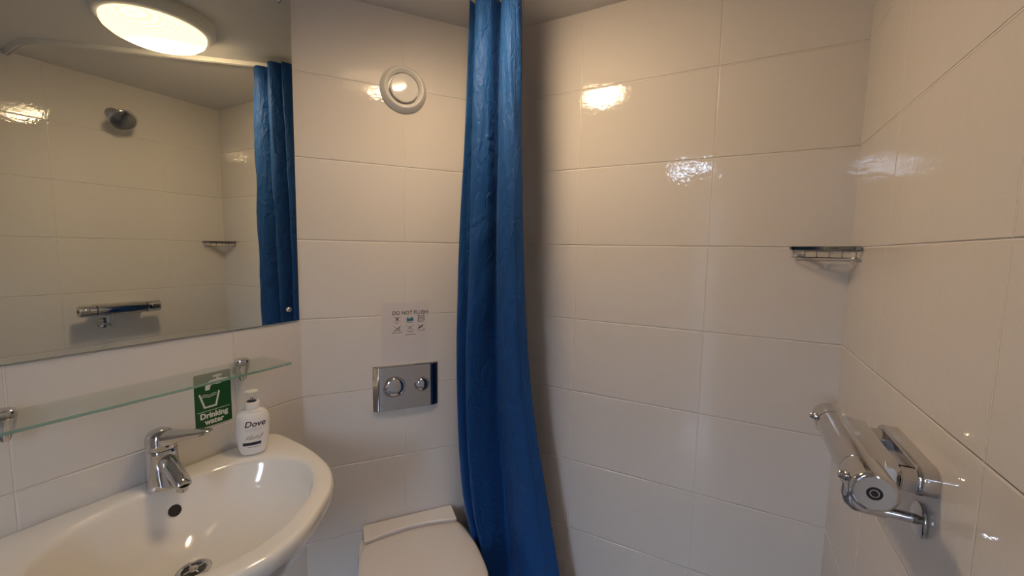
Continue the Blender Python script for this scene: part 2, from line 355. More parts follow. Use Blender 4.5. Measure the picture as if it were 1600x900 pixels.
# ------------------------------------------------------------ shower curtain
KEYS = [
 (0.735, [(-.622,1.165),(-.590,1.115),(-.559,1.066),(-.580,1.036),(-.610,1.046),(-.650,1.112),(-.650,1.052),(-.690,1.038),(-.722,1.094),(-.728,1.062),(-.742,1.115),(-.690,1.150),(-.672,1.185),(-.735,1.165),(-.785,1.190),(-.765,1.225),(-.715,1.235),(-.745,1.262)]),
 (0.35,  [(-.618,1.165),(-.585,1.115),(-.551,1.068),(-.574,1.034),(-.612,1.048),(-.656,1.120),(-.656,1.056),(-.696,1.036),(-.730,1.094),(-.742,1.062),(-.760,1.115),(-.700,1.155),(-.680,1.190),(-.745,1.165),(-.800,1.190),(-.775,1.225),(-.715,1.238),(-.745,1.265)]),
 (0.0,   [(-.605,1.170),(-.575,1.120),(-.540,1.072),(-.566,1.036),(-.620,1.058),(-.668,1.140),(-.668,1.075),(-.702,1.038),(-.738,1.096),(-.758,1.060),(-.782,1.112),(-.715,1.155),(-.690,1.195),(-.755,1.170),(-.815,1.190),(-.785,1.228),(-.715,1.242),(-.745,1.268)]),
 (-0.42, [(-.585,1.180),(-.555,1.135),(-.515,1.092),(-.548,1.052),(-.610,1.078),(-.670,1.165),(-.688,1.095),(-.712,1.036),(-.744,1.092),(-.762,1.058),(-.792,1.118),(-.720,1.160),(-.695,1.200),(-.765,1.180),(-.825,1.200),(-.790,1.235),(-.715,1.245),(-.745,1.270)]),
 (-0.80, [(-.540,1.190),(-.510,1.150),(-.457,1.118),(-.505,1.078),(-.578,1.100),(-.655,1.190),(-.680,1.115),(-.698,1.054),(-.727,1.100),(-.748,1.074),(-.786,1.138),(-.712,1.175),(-.690,1.212),(-.765,1.200),(-.825,1.215),(-.790,1.245),(-.715,1.255),(-.745,1.275)]),
 (-1.05, [(-.500,1.200),(-.465,1.165),(-.412,1.130),(-.470,1.088),(-.550,1.112),(-.635,1.205),(-.655,1.145),(-.670,1.088),(-.700,1.130),(-.720,1.112),(-.762,1.165),(-.700,1.195),(-.680,1.225),(-.755,1.215),(-.810,1.230),(-.780,1.255),(-.710,1.265),(-.740,1.282)]),
 (-1.36, [(-.455,1.215),(-.415,1.175),(-.365,1.140),(-.430,1.095),(-.520,1.125),(-.612,1.220),(-.634,1.165),(-.648,1.110),(-.676,1.150),(-.695,1.137),(-.740,1.180),(-.690,1.210),(-.670,1.235),(-.745,1.230),(-.795,1.245),(-.770,1.265),(-.705,1.275),(-.735,1.290)]),
]
def curtain_row(z):
    for i in range(len(KEYS) - 1):
        if z <= KEYS[i][0] and z >= KEYS[i + 1][0]: break
    K = [KEYS[max(i - 1, 0)], KEYS[i], KEYS[i + 1], KEYS[min(i + 2, len(KEYS) - 1)]]
    t_ = (KEYS[i][0] - z) / (KEYS[i][0] - KEYS[i + 1][0]); t_ = min(max(t_, 0), 1)
    out = []
    for q in range(len(K[1][1])):
        p = [Vector((*k[1][q], 0)) for k in K]
        m1 = (p[2] - p[0]) / max(K[0][0] - K[2][0], 1e-6) * (K[1][0] - K[2][0]); m2 = (p[3] - p[1]) / max(K[1][0] - K[3][0], 1e-6) * (K[1][0] - K[2][0])
        h = t_ * t_; c = h * t_
        out.append(p[1] * (2 * c - 3 * h + 1) + m1 * (c - 2 * h + t_) + p[2] * (-2 * c + 3 * h) + m2 * (c - h))
    return out
ct = thing('shower_curtain', Matrix.Translation((-0.66, 1.14, 0.06)), 'blue fabric shower curtain bunched in folds beside the toilet', 'curtain')
bm = new(); uvl = bm.loops.layers.uv.new('UVMap'); NR = 170; grid = []
for r in range(NR + 1):
    z = 0.735 - (0.735 + 1.36) * r / NR
    row = catmull(curtain_row(z), 10); L0 = len(row)
    g = []
    for k, p in enumerate(row):
        c1 = noise.noise(Vector((k * .085 + z * 1.1, z * 2.6, 1.7))); c2 = 1 - 2 * abs(noise.noise(Vector((k * .11 - z * 2.4, z * 4.2 + k * .03, 5.1)))); c3 = noise.noise(Vector((k * .30, z * 9.0, 9.4)))
        n_ = .0055 * c1 + .0055 * max(c2, .2) + .0022 * c3
        g.append(p + Vector((.50, -.86, 0)) * n_ + ZV * (ZC + z))
    grid.append(g)
vg = [[bm.verts.new(p - Vector((-0.66, 1.14, 0.06))) for p in g] for g in grid]
for r in range(NR):
    for k in range(len(vg[0]) - 1):
        f = bm.faces.new((vg[r][k], vg[r][k + 1], vg[r + 1][k + 1], vg[r + 1][k]))
        for l, (rr, kk) in zip(f.loops, ((r, k), (r, k + 1), (r + 1, k + 1), (r + 1, k))): l[uvl].uv = (kk * 0.0065, rr * 0.0123)
o = link('curtain_fabric', bm, CURTAIN, ct, angle=3.1)
sm = o.modifiers.new('thickness', 'SOLIDIFY'); sm.thickness = 0.0008; sm.offset = 0
# stitched hem along the leading fold
bm = new(); hp = [g[26] + Vector((.001, -.0012, 0)) - Vector((-0.66, 1.14, 0.06)) for g in grid]
tube(bm, hp, 0.0009, 6); link('curtain_seam', bm, SEAM, ct)
for (x, y) in ((-.600, 1.098), (-.636, 1.130), (-.672, 1.162), (-.708, 1.194), (-.744, 1.226)):
    bm = new(); o3 = Vector((x + .66, y - 1.14, ZT - .06))
    box(bm, o3 + Vector((0, 0, -.013)), (.006, .006, .012), .001, 1)
    ring = [o3 + Vector((.007 * math.cos(a) * .7, .007 * math.cos(a) * .7, -.026 + .009 * math.sin(a))) for a in [i * math.pi / 8 for i in range(16)]]
    tube(bm, ring, 0.0013, 6, closed=True); link('curtain_hook', bm, RAILW, ct)

# ------------------------------------------------------------ extractor fan
t = thing('extractor_fan', FB(0.3215, ZC + 0.5195), 'round white extractor vent high on the diagonal wall', 'vent')
bm = new(); lathe(bm, [(0, 0.0005), (.0745, .0005), (.0754, .003), (.0748, .005), (.0640, .0215), (.0625, .0235), (.0605, .0245), (.0585, .0240), (.0500, .0150), (.0490, .006), (.0, .005)], n=64); link('vent_ring', bm, FANWHITE, t, angle=.5)
bm = new(); lathe(bm, [(0, .010), (.012, .010), (.012, .016), (.040, .016), (.0445, .018), (.0450, .0205), (.0438, .0230), (.0415, .0240), (.038, .0243), (.020, .0252), (0, .0256)], n=64); link('vent_disc', bm, FANGLOSS, t, angle=.6)

# ------------------------------------------------------------ notice and flush plate
t = thing('toilet_notice', FB(0.3245, ZC - 0.288), 'white laminated notice with crossed-out pictures above the chrome flush plate', 'notice')
bm = new(); extrude_poly(bm, rrect(.159, .210, .004), .0004, .0010); link('paper_sheet', bm, PAPER, t, smooth=False)
bm = text_mesh('DO NOT FLUSH:', .0182, .0175, .0675, .0012, bold=.00025, sx=.93); link('heading_text', bm, INK, t, smooth=False)
def stroke(bm, a, b, w=.0009, z=.0012):
    a = Vector((*a, z)); b = Vector((*b, z)); d = (b - a).normalized(); n = Vector((-d.y, d.x, 0)) * w / 2
    f = bm.faces.new([bm.verts.new(p) for p in (a - n, b - n, b + n, a + n)])
xs = (-.029, .0145, .053); ys = (.0465, .0135)
for r_ in range(2):
    for c_ in range(3):
        x, y = xs[c_], ys[r_] + .0035 * c_ * .3
        bm = new()
        if (r_, c_) == (0, 1): continue
        if (r_, c_) == (0, 0):
            for a, b in (((-.004, .006), (0, -.008)), ((.005, .006), (0, -.008)), ((-.004, .006), (.005, .006)), ((-.002, .006), (.002, -.004)), ((.003, .004), (-.001, -.002))): stroke(bm, (x + a[0], y + a[1]), (x + b[0], y + b[1]), .0014)
        elif (r_, c_) == (0, 2):
            for k in range(6): stroke(bm, (x - .010, y - .009 + k * .0037), (x + .010, y - .009 + k * .0037), .0009)
            stroke(bm, (x - .010, y - .0105), (x - .010, y + .0105), .0016); stroke(bm, (x + .010, y - .0105), (x + .010, y + .0105), .0016)
        elif (r_, c_) == (1, 0):
            for a, b in (((-.011, -.007), (.009, -.006)), ((-.010, -.007), (.010, .008)), ((.010, .008), (.006, -.006)), ((-.006, -.004), (.007, .003))): stroke(bm, (x + a[0], y + a[1]), (x + b[0], y + b[1]), .0014)
        elif (r_, c_) == (1, 1):
            for a, b in (((0, -.007), (.001, .003)), ((-.003, .005), (.001, .001)), ((.004, .006), (.001, .001))): stroke(bm, (x + a[0], y + a[1]), (x + b[0], y + b[1]), .0012)
        else:
            for a, b, w_ in (((-.010, -.005), (.007, .007), .0042), ((-.009, -.004), (-.004, .002), .003)): stroke(bm, (x + a[0], y + a[1]), (x + b[0], y + b[1]), w_)
        stroke(bm, (x - .013, y - .009), (x + .013, y + .010)); stroke(bm, (x - .013, y + .010), (x + .013, y - .009))
        link('pictogram', bm, INK, t, smooth=False)
bm = new(); x, y = xs[1], ys[0]
for a, b, w_ in (((-.011, -.005), (.012, -.002), .010), ((-.009, -.002), (-.006, .006), .004), ((-.002, -.004), (.009, .004), .006)): stroke(bm, (x + a[0], y + a[1]), (x + b[0], y + b[1]), w_)
link('pictogram', bm, TEALINK, t, smooth=False, label='blue and dark printed picture')
bm = new()
def caption(cx, cy, n, slope=.05):
    bm = new()
    for k in range(n):
        xx = cx + (k - n / 2) * .0016; h_ = .0011 + .0007 * ((k * 7) % 3 == 0)
        stroke(bm, (xx, cy - h_ + (k * slope * .001)), (xx + .0002, cy + h_ + (k * slope * .001)), .0010)
    link('caption_text', bm, INK, t, smooth=False)
caption(xs[0], .0335, 8); caption(xs[1], .034, 15); caption(xs[2], .0345, 14); caption(xs[0], -.0005, 22); caption(xs[1] + .002, 0.0015, 12); caption(xs[2] + .002, .004, 16); caption(.017, -.0095, 22)

t = thing('flush_plate', FB(0.325, ZC - 0.479), 'rectangular chrome dual flush plate under the notice', 'flush plate')
bm = new(); n_ = 24; rings = []
for k in range(n_ + 1):                     # gently rolled left and right ends
    x = -.111 + .222 * k / n_; e = max(0, abs(x) - .085) / .026; z = .0145 - .0105 * e ** 2
    rings.append([Vector((x, yy, zz)) for yy, zz in ((-.078, .0008), (.078, .0008), (.078, z - .003), (.0755, z), (-.0755, z), (-.078, z - .003))])
loft(bm, rings); link('plate', bm, CHROME, t, angle=.6)
for (x, r_) in ((-.042, .0365), (.052, .0255)):
    y = .004
    bm = new(); lathe(bm, [(r_ - .0035, .0146), (r_ - .002, .0165), (r_, .0165), (r_ + .0015, .0146)], (x, y, 0), n=48); rg_ = bm
    bt = link('flush_button', bm, CHROME, t)
    bm = new(); lathe(bm, [(0, .0215), (r_ * .5, .0208), (r_ * .8, .0180), (r_ - .0040, .0150), (r_ - .0038, .0120)], (x, y, 0), n=48); link('button_face', bm, CHROME, bt, angle=3)

# ------------------------------------------------------------ toilet
SZ = 0.434
t = thing('toilet', frame(Vector((XA, YAB, 0)) + UB * 0.331, UB, NB * -1, ZV), 'white toilet with closed lid against the diagonal wall beside the curtain', 'toilet')
def lid_outline(w, L_, s0, n=64, inset=0.0):
    """D-shaped lid: half width w, from s0 (rear) to L_ (front)"""
    pts = []
    half = [(w * .875, s0), (w * .955, s0 + .045), (w * 1.0, s0 + .12), (w * 1.0, s0 + .20), (w * .955, s0 + .27), (w * .80, L_ - .065), (w * .50, L_ - .017), (0, L_)]
    half = [(max(x - inset, 0) if x > 0 else 0, y + (inset if i == 0 else 0) - (inset if i > 5 else 0)) for i, (x, y) in enumerate(half)]
    right = catmull([(x, y, 0) for x, y in half], 8)
    left = [Vector((-p.x, p.y, 0)) for p in reversed(right[:-1])]
    arc = []; x0 = half[0][0]; y0 = half[0][1]
    for i in range(1, 12):                 # rear edge bows towards the wall
        a = i / 12; arc.append(Vector((-x0 + 2 * x0 * a, y0 - .022 * math.sin(math.pi * a), 0)))
    return right + left + arc
def lid_loft(bm, w, L_, s0, zs):
    mid = (s0 + L_) / 2; rings = [[Vector((p.x * (1 - i_ / w), -(mid + (p.y - mid) * (1 - i_ / w)), z)) for p in lid_outline(w, L_, s0)] for i_, z in zs]
    return loft(bm, rings)
bm = new(); lid_loft(bm, .183, .455, .088, [(.004, SZ), (0, SZ + .004), (0, SZ + .012), (.003, SZ + .0165), (.010, SZ + .019), (.03, SZ + .0205), (.08, SZ + .0215), (.14, SZ + .022)])
link('lid', bm, LIDPLASTIC, t, angle=1)
bm = new(); lid_loft(bm, .185, .460, .086, [(.006, SZ - .021), (0, SZ - .017), (0, SZ - .006), (.004, SZ - .002)]); link('seat', bm, PLASTIC, t, angle=1)
bm = new(); rings = []                       # hinge cover: sloping band behind the lid
for k in range(25):
    x = -.156 + .312 * k / 24; a = k / 24; fy = .082 - .024 * math.sin(math.pi * a); ex = .010 if k in (0, 24) else 0.0
    rings.append([Vector((x, -yy, zz)) for yy, zz in ((.004, SZ - .02), (.004, SZ + .028 - ex * .2), (.008, SZ + .031 - ex * .2), (.016, SZ + .0305 - ex * .2), (fy - .004, SZ + .0245 - ex * .3), (fy, SZ + .021), (fy, SZ - .02))])
loft(bm, rings); link('hinge_cover', bm, LIDPLASTIC, t, angle=.5)
bm = new(); rings = []
for (w_, L_, s_, z) in ((.115, .30, .0, .0), (.115, .31, .0, .08), (.13, .34, 0.0, .18), (.155, .40, 0.0, .29), (.175, .445, 0.0, .37), (.180, .455, 0.0, SZ - .03), (.178, .452, 0.0, SZ - .022)):
    out = []
    half = catmull([(w_ * .92, 0, 0), (w_ * .98, .08, 0), (w_, .18, 0), (w_ * .97, L_ * .62, 0), (w_ * .8, L_ * .85, 0), (w_ * .45, L_ * .97, 0), (0, L_, 0)], 6)
    pts = half + [Vector((-p.x, p.y, 0)) for p in reversed(half[:-1])]
    rings.append([Vector((p.x, -p.y - .002, z)) for p in pts])
loft(bm, rings); link('pan', bm, CERAMIC, t, angle=1)

# ------------------------------------------------------------ washbasin
BZ = ZC - 0.552; BY = 0.405
t = thing('washbasin', Matrix.Translation((XA, BY, BZ)), 'white ceramic wall-hung washbasin under the mirror', 'washbasin')
OH = [(.002, 0), (.002, .10), (.002, .20), (.003, .285), (.010, .300), (.05, .3025), (.084, .301), (.168, .293), (.24, .279), (.31, .256), (.362, .226), (.402, .19), (.436, .142), (.464, .094), (.480, .05), (.487, .0)]
IH = [(.060, 0), (.061, .05), (.073, .10), (.083, .142), (.113, .186), (.158, .222), (.219, .237), (.284, .222), (.336, .188), (.376, .144), (.403, .100), (.422, .058), (.430, 0)]
def full(h, k=6): 
    r = catmull([(x, y, 0) for x, y in h], k); return [(p.x, p.y) for p in r] + [(p.x, -p.y) for p in reversed(r[1:-1])]
OF, IF = full(OH), full(IH); CX = .25; NA = 144
def radial(poly, th):
    d = (math.cos(th), math.sin(th)); best = None; n = len(poly)
    for i in range(n):
        ax, ay = poly[i][0] - CX, poly[i][1]; bx, by = poly[(i + 1) % n][0] - CX, poly[(i + 1) % n][1]
        ex, ey = bx - ax, by - ay; den = d[0] * ey - d[1] * ex
        if abs(den) < 1e-12: continue
        s = (ax * ey - ay * ex) / den; u = (ax * d[1] - ay * d[0]) / den
        if s > 0 and -1e-6 <= u <= 1 + 1e-6: best = s if best is None else max(best, s)
    return best
ths = [2 * math.pi * i / NA for i in range(NA)]
RO = [radial(OF, a) for a in ths]; RI = [radial(IF, a) for a in ths]
def ring_out(fx, fy, z, inset=0.0, back=.002): return [Vector((max((CX + (RO[i] - inset) * math.cos(a)) * fx, back), (RO[i] - inset) * math.sin(a) * fy, z)) for i, a in enumerate(ths)]
def ring_mix(k, z): return [Vector((CX + (RI[i] * (1 - k) + (RO[i] - .014) * k) * math.cos(a), (RI[i] * (1 - k) + (RO[i] - .014) * k) * math.sin(a), z)) for i, a in enumerate(ths)]
DXn = .197
def ring_in(s, z, k): 
    cx = CX + (DXn - CX) * k
    return [Vector((cx + (RI[i] * s * (1 - k) + .030 * k) * math.cos(a) , (RI[i] * s * (1 - k) + .030 * k) * math.sin(a), z)) for i, a in enumerate(ths)]
rings = [ring_out(.45, .35, -.235), ring_out(.60, .50, -.225), ring_out(.76, .68, -.18), ring_out(.88, .84, -.12), ring_out(.955, .945, -.065), ring_out(.985, .985, -.040),
         ring_out(1, 1, -.030), ring_out(1, 1, -.012), ring_out(1, 1, -.004, .002), ring_out(1, 1, -.0005, .007, .004), ring_out(1, 1, 0, .014, .006),
         ring_mix(.5, -.0008), ring_mix(.2, -.0028), ring_mix(.06, -.006), ring_in(1.0, -.010, 0), ring_in(.985, -.017, 0), ring_in(.965, -.030, 0), ring_in(.93, -.050, 0.0),
         ring_in(.90, -.070, .04), ring_in(.88, -.090, .12), ring_in(.84, -.108, .24), ring_in(.80, -.124, .42), ring_in(.78, -.136, .64), ring_in(.8, -.1445, .85), ring_in(1, -.1475, 1)]
bm = new(); loft(bm, rings, True, True); link('basin_bowl', bm, CERAMIC, t, angle=1.3)
bm = new(); lathe(bm, [(.0, -.149), (.021, -.149), (.0225, -.1465), (.0255, -.1445), (.030, -.1450), (.0325, -.1475), (.0325, -.150)], (DXn, 0, 0), n=48); dr_ = link('drain', bm, CHROME, t, label='chrome drain ring')
bm = new(); lathe(bm, [(.0, -.1465), (.0215, -.1465), (.0215, -.1478), (0, -.1478)], (DXn, 0, 0), n=40); link('drain_hole', bm, DARK, dr_, label='dark disc for the shade in the drain opening')  # shade inside the drain, painted as a dark disc
bm = new(); tube(bm, [(DXn - .02, 0, -.1452), (DXn + .02, 0, -.1452)], .0022, 8); tube(bm, [(DXn, -.02, -.1452), (DXn, .02, -.1452)], .0022, 8); lathe(bm, [(0, -.1405), (.008, -.142), (.0095, -.1455), (0, -.147)], (DXn, 0, 0), n=24); link('drain_cross', bm, CHROME, dr_)
# overflow opening on the rear wall of the bowl, its inner shade a dark disc
ov = Vector((.0787, .018, -.062)); on = Vector((.90, 0, .42)).normalized()
bm = new(); lathe(bm, [(0, .0006), (.0125, .0006), (.0138, .0022), (.0152, .0018), (.0158, -.001)], ov, on, 32); ovo = link('overflow', bm, CERAMIC, t)
bm = new(); lathe(bm, [(0, .0020), (.0128, .0020), (.0128, .0005), (0, .0005)], ov, on, 32); link('overflow_hole', bm, DARK, ovo, label='dark disc for the shade in the overflow opening')

# ------------------------------------------------------------ mixer tap
TX, TY = XA + 0.050, BY + 0.012
t = thing('mixer_tap', Matrix.Translation((TX, TY, BZ)), 'chrome single-lever mixer tap standing on the washbasin', 'tap')
bm = new(); rings = []
def oval(c, rx, ry, nrm=(0, 0, 1), n=36, U=(0, 1, 0)):
    w = Vector(nrm).normalized(); u = Vector(U); u = (u - w * u.dot(w)).normalized(); v = w.cross(u)
    return [Vector(c) + u * (ry * math.cos(2 * math.pi * i / n)) + v * (rx * math.sin(2 * math.pi * i / n)) for i in range(n)]
for z, cx, rx, ry in ((0.0005, .006, .038, .0325), (.004, .006, .038, .0325), (.012, .005, .036, .0320), (.035, .002, .032, .0308), (.060, 0, .0295, .0295), (.078, 0, .0288, .0288), (.0835, 0, .0286, .0286), (.085, 0, .0275, .0275)):
    rings.append(oval((cx, 0, z), rx, ry))
loft(bm, rings); body = link('tap_body', bm, CHROME, t, angle=.9)
bm = new(); rings = []
for (x, z, w_, h_, tz) in ((.0, .050, .016, .026, .3), (.022, .056, .018, .022, .45), (.045, .050, .0175, .0165, .5), (.068, .039, .0165, .0135, .5), (.088, .0285, .0158, .012, .5), (.096, .0235, .0150, .0108, .5), (.098, .0222, .0135, .009, .5)):
    d = Vector((1, 0, -tz)).normalized(); rings.append(oval((x, 0, z), h_, w_, d, 32))
loft(bm, rings); link('spout', bm, CHROME, t, angle=.9)
bm = new(); lathe(bm, [(0, 0), (.0105, 0), (.0112, .001), (.0112, .010), (.013, .012), (.013, .016)], (.0865, 0, .0095), (.28, 0, 1), 32); link('aerator', bm, SATIN, t)
a = math.radians(29); lx = Vector((math.cos(a), math.sin(a), 0)); ly = Vector((-math.sin(a), math.cos(a), 0)); 
bm = new(); lathe(bm, [(.0265, .0845), (.0284, .0858), (.0286, .095), (.0284, .108), (.0272, .115), (.0240, .1225), (.0185, .1280), (.010, .1310), (0, .1318)], (.0, 0, 0), (-.02, 0, 1), 44)
hd = link('lever_cap', bm, CHROME, t, angle=.9)
bm = new(); rings = []
for (s, hz, w_, h_) in ((-.004, .109, .0225, .016), (.014, .1100, .0225, .0175), (.028, .1130, .0205, .0165), (.046, .1155, .0165, .0125), (.070, .1195, .0145, .0105), (.090, .1232, .0135, .0085), (.106, .1265, .0120, .0050), (.113, .1280, .0095, .0022)):
    c = lx * s + ZV * hz; up = Vector((-.22 * lx.x, -.22 * lx.y, 1)).normalized()
    rings.append([c + ly * (w_ * q[0]) + up * (h_ * q[1]) for q in ((-1, -.1), (-.92, .5), (-.6, .85), (0, 1), (.6, .85), (.92, .5), (1, -.1), (.8, -.8), (.45, -1), (-.45, -1), (-.8, -.8))])
loft(bm, rings); link('lever', bm, CHROME, t, angle=.6)
bm = new(); lathe(bm, [(0, 0), (.0032, 0), (.0036, .001), (.0030, .0022), (0, .0026)], (.0275, .0, .0965), (1, 0, .0), 20); link('temperature_dot', bm, DARK, hd)

# ------------------------------------------------------------ soap bottle
SPOS = Vector((-1.104, 0.604, BZ + .0005))
face = Vector((1.08, -0.56, 0)).normalized(); side = ZV.cross(face).normalized()      # label faces the room
t = thing('soap_bottle', frame(SPOS, side, ZV, face), 'white pump bottle of hand wash on the washbasin corner', 'soap bottle')
prof = [(.0, .0), (.0255, .0), (.0290, .003), (.0330, .014), (.0368, .035), (.0390, .060), (.0398, .080), (.0390, .096), (.0355, .108), (.0280, .1165), (.0190, .1205), (.0165, .1225), (.0165, .126)]
def rad(h):
    for (r0, h0), (r1, h1) in zip(prof, prof[1:]):
        if h0 <= h <= h1 and h1 > h0: return r0 + (r1 - r0) * (h - h0) / (h1 - h0)
    return .03
bm = new(); rings = []
def bottle_ring(r, h, n=48):
    dk = .60 if h < .115 else .60 + .4 * min(1, (h - .115) / .008)
    return [Vector((r * math.cos(2 * math.pi * i / n), h, -r * dk * math.sin(2 * math.pi * i / n))) for i in range(n)]
cp = catmull([(r, h, 0) for r, h in prof[1:]], 4)
loft(bm, [bottle_ring(p.x, p.y) for p in cp]); bb = link('bottle_body', bm, BOTTLE, t, angle=.9)
def wrap(co):
    r = rad(co.y); x = max(min(co.x / r, .98), -.98); return Vector((co.x, co.y, r * .60 * math.sqrt(1 - x * x) + co.z))
link('brand_text', text_mesh('Dove', .0215, .004, .0855, .0006, shear=.25, bold=.0003, wrap=wrap), NAVY, bb, smooth=False)
bm = new(); nx = 14
def wrapped_quad(x0, x1, y0, y1, sl=0.0, z=.0005, bm=bm):
    a_ = []
    for i in range(nx + 1):
        x = x0 + (x1 - x0) * i / nx
        a_.append((bm.verts.new(wrap(Vector((x, y0 + sl * (x - x0), z)))), bm.verts.new(wrap(Vector((x, y1 + sl * (x - x0), z))))))
    for p, q in zip(a_, a_[1:]): bm.faces.new((p[0], q[0], q[1], p[1]))
wrapped_quad(-.024, .017, .028, .0365); wrapped_quad(-.014, .015, .0225, .0236); link('label_band', bm, NAVY, bb)
bm = new(); random.seed(2)
for k in range(9):
    a0 = .5 + random.uniform(-.35, .5); x = -.018 + .0042 * k; y = .043 + .0018 * (k % 3); L_ = .012 + .004 * random.random()
    d = Vector((math.cos(a0), math.sin(a0))); n2 = Vector((-d.y, d.x)) * .0028
    P_ = [(x, y), (x + d.x * L_ * .5 + n2.x, y + d.y * L_ * .5 + n2.y), (x + d.x * L_, y + d.y * L_), (x + d.x * L_ * .5 - n2.x, y + d.y * L_ * .5 - n2.y)]
    bm.faces.new([bm.verts.new(wrap(Vector((px, py, .0004 + .00005 * k)))) for px, py in P_])
wrapped_quad(-.020, .022, .0715, .0722, bm=bm); wrapped_quad(-.016, .019, .0680, .0686, bm=bm); wrapped_quad(-.004, .008, .0745, .0752, bm=bm)
link('label_print', bm, SILVERINK, bb, smooth=False)
bm = new(); lathe(bm, [(.0, .1235), (.0172, .1235), (.0180, .125), (.0178, .138), (.0165, .1400), (.0120, .1410), (.0115, .1385), (0, .1385)], d=(0, 1, 0), n=36); link('pump_collar', bm, PUMPW, t)
bm = new(); lathe(bm, [(0, .1388), (.0112, .1388), (.0110, .1425), (.0065, .1440), (0, .1442)], d=(0, 1, 0), n=30); link('collar_opening_shade', bm, NAVY, t, label='dark plug for the shade in the collar opening')  # shaded opening of the collar, modelled as a dark plug
bm = new(); lathe(bm, [(.0032, .142), (.0032, .156)], d=(0, 1, 0), n=16); link('pump_stem', bm, SATIN, t)
bm = new(); rings = []
for h, r, dz in ((.1515, .0042, 0), (.154, .0052, .001), (.160, .0095, .003), (.166, .0140, .004), (.1695, .0155, .005), (.1715, .0135, .005), (.1725, .008, .005)):
    rings.append([Vector((r * math.cos(q) , h, dz + r * .75 * math.sin(q))) for q in [2 * math.pi * i / 28 for i in range(28)]])
loft(bm, rings)
link('pump_head', bm, PUMPW, t, angle=1)

# ------------------------------------------------------------ glass shelf
GZ = ZC - 0.3175
t = thing('glass_shelf', Matrix.Translation((XA, .405, GZ)), 'clear glass shelf with chrome brackets below the mirror', 'shelf')
bm = new(); box(bm, (.0735, 0, 0), (.129, .552, .006), .0008, 1)
o = link('shelf_panel', bm, [GLASS, GLASSEDGE], t, smooth=False)
for f in o.data.polygons: f.material_index = 1 if f.normal.x > .7 else 0
for y in (-.208, .208):
    bm = new(); lathe(bm, [(0, 0), (.015, 0), (.0165, .002), (.0165, .006), (0, .006)], (0.0005, y, -.022), (1, 0, 0), 32)
    lathe(bm, [(0, -.048), (.006, -.048), (.0085, -.044), (.0125, -.030), (.0168, -.012), (.0180, -.0035), (0, -.0035)], (.024, y, 0), n=36)
    tube(bm, [(.003, y, -.022), (.020, y, -.022)], .008, 16)
    b_ = link('bracket', bm, CHROME, t)
    bm = new(); lathe(bm, [(0, .0032), (.0185, .0032), (.0190, .006), (.0175, .010), (.012, .0128), (.005, .014), (0, .0142)], (.024, y, 0), n=36); link('bracket_cap', bm, CHROME, b_)

# ------------------------------------------------------------ drinking water sign
t = thing('drinking_water_sign', FA(.5505, ZC - .4015), 'green sign reading Drinking water beside the soap bottle', 'sign')
bm = new(); extrude_poly(bm, rrect(.086, .141, .004), .0003, .0010); link('sign_panel', bm, GREEN, t, smooth=False)
bm = text_mesh('Drinking', .0205, .0, -.0415, .0012, bold=.0007, sx=.92); link('sign_text', bm, WHITEINK, t, smooth=False)
bm = text_mesh('water', .0205, .0, -.0585, .0012, bold=.0007, sx=.92); link('sign_text', bm, WHITEINK, t, smooth=False)
bm = new(); stroke(bm, (-.038, -.0290), (.038, -.0290), .0013); link('divider_line', bm, WHITEINK, t, smooth=False)
def poly(bm, pts, z=.0012):
    f = bm.faces.new([bm.verts.new((x, y, z)) for x, y in pts]); return f
bm = new()
stroke(bm, (-.032, .0190), (-.021, -.0195), .0042, .0012); stroke(bm, (.014, .0190), (.005, -.0195), .0042, .0012); stroke(bm, (-.0225, -.0185), (.0065, -.0185), .0042, .00122)
for off in (0, .006):
    pw = [(-.027 + .0068 * k * .85, .009 + off * .8 + .0018 * math.sin(k * 1.5)) for k in range(7)]
    for p, q in zip(pw, pw[1:]): stroke(bm, p, q, .0016, .00124)
link('glass_icon', bm, WHITEINK, t, smooth=False)
bm = new()
poly(bm, [(-.018, .026), (-.008, .026), (-.0065, .034), (-.003, .0385), (.004, .0385), (.004, .0510), (-.006, .0500), (-.014, .0445), (-.018, .036)])
poly(bm, [(.004, .0385), (.012, .037), (.020, .0385), (.022, .042), (.036, .042), (.036, .050), (.022, .0500), (.0185, .053), (.004, .0510)], .00121)
stroke(bm, (.0115, .051), (.0115, .0600), .0050, .00122); stroke(bm, (.001, .0600), (.022, .0600), .0052, .00123)
link('tap_icon', bm, WHITEINK, t, smooth=False)

# ------------------------------------------------------------ corner basket
cx_, cy_ = XD, YC; z0 = ZC + .020
t = thing('corner_basket', Matrix.Translation((cx_, cy_, z0)), 'small chrome wire soap basket in the far right corner', 'basket')
ax, ay = .137, .122
def frame_path(s=0.0, z=0.0, r=.018, wall=.0035):
    """closed triangle with rounded ends, inset s"""
    A = Vector((-ax + s * 1.6, -wall - s * .7, z)); B = Vector((-wall - s * .7, -ay + s * 1.6, z)); C_ = Vector((-wall - s * .7, -wall - s * .7, z))
    def corner(p, q, w, rr): 
        a_ = p + (q - p).normalized() * rr; b_ = p + (w - p).normalized() * rr
        return [a_ * (1 - u) ** 2 + p * 2 * u * (1 - u) + b_ * u * u for u in [i / 6 for i in range(7)]]
    return corner(A, C_, B, r) + corner(B, A, C_, r) + corner(C_, B, A, .006)
bm = new(); P_ = frame_path()                       # flat top band
rings = []; N_ = len(P_)
for i, p in enumerate(P_):
    d = (P_[(i + 1) % N_] - P_[i - 1]).normalized(); n = Vector((-d.y, d.x, 0)) * .0011
    rings.append([p - n - ZV * .0042, p + n - ZV * .0042, p + n + ZV * .0042, p - n + ZV * .0042])
vr = [[bm.verts.new(p) for p in r] for r in rings]
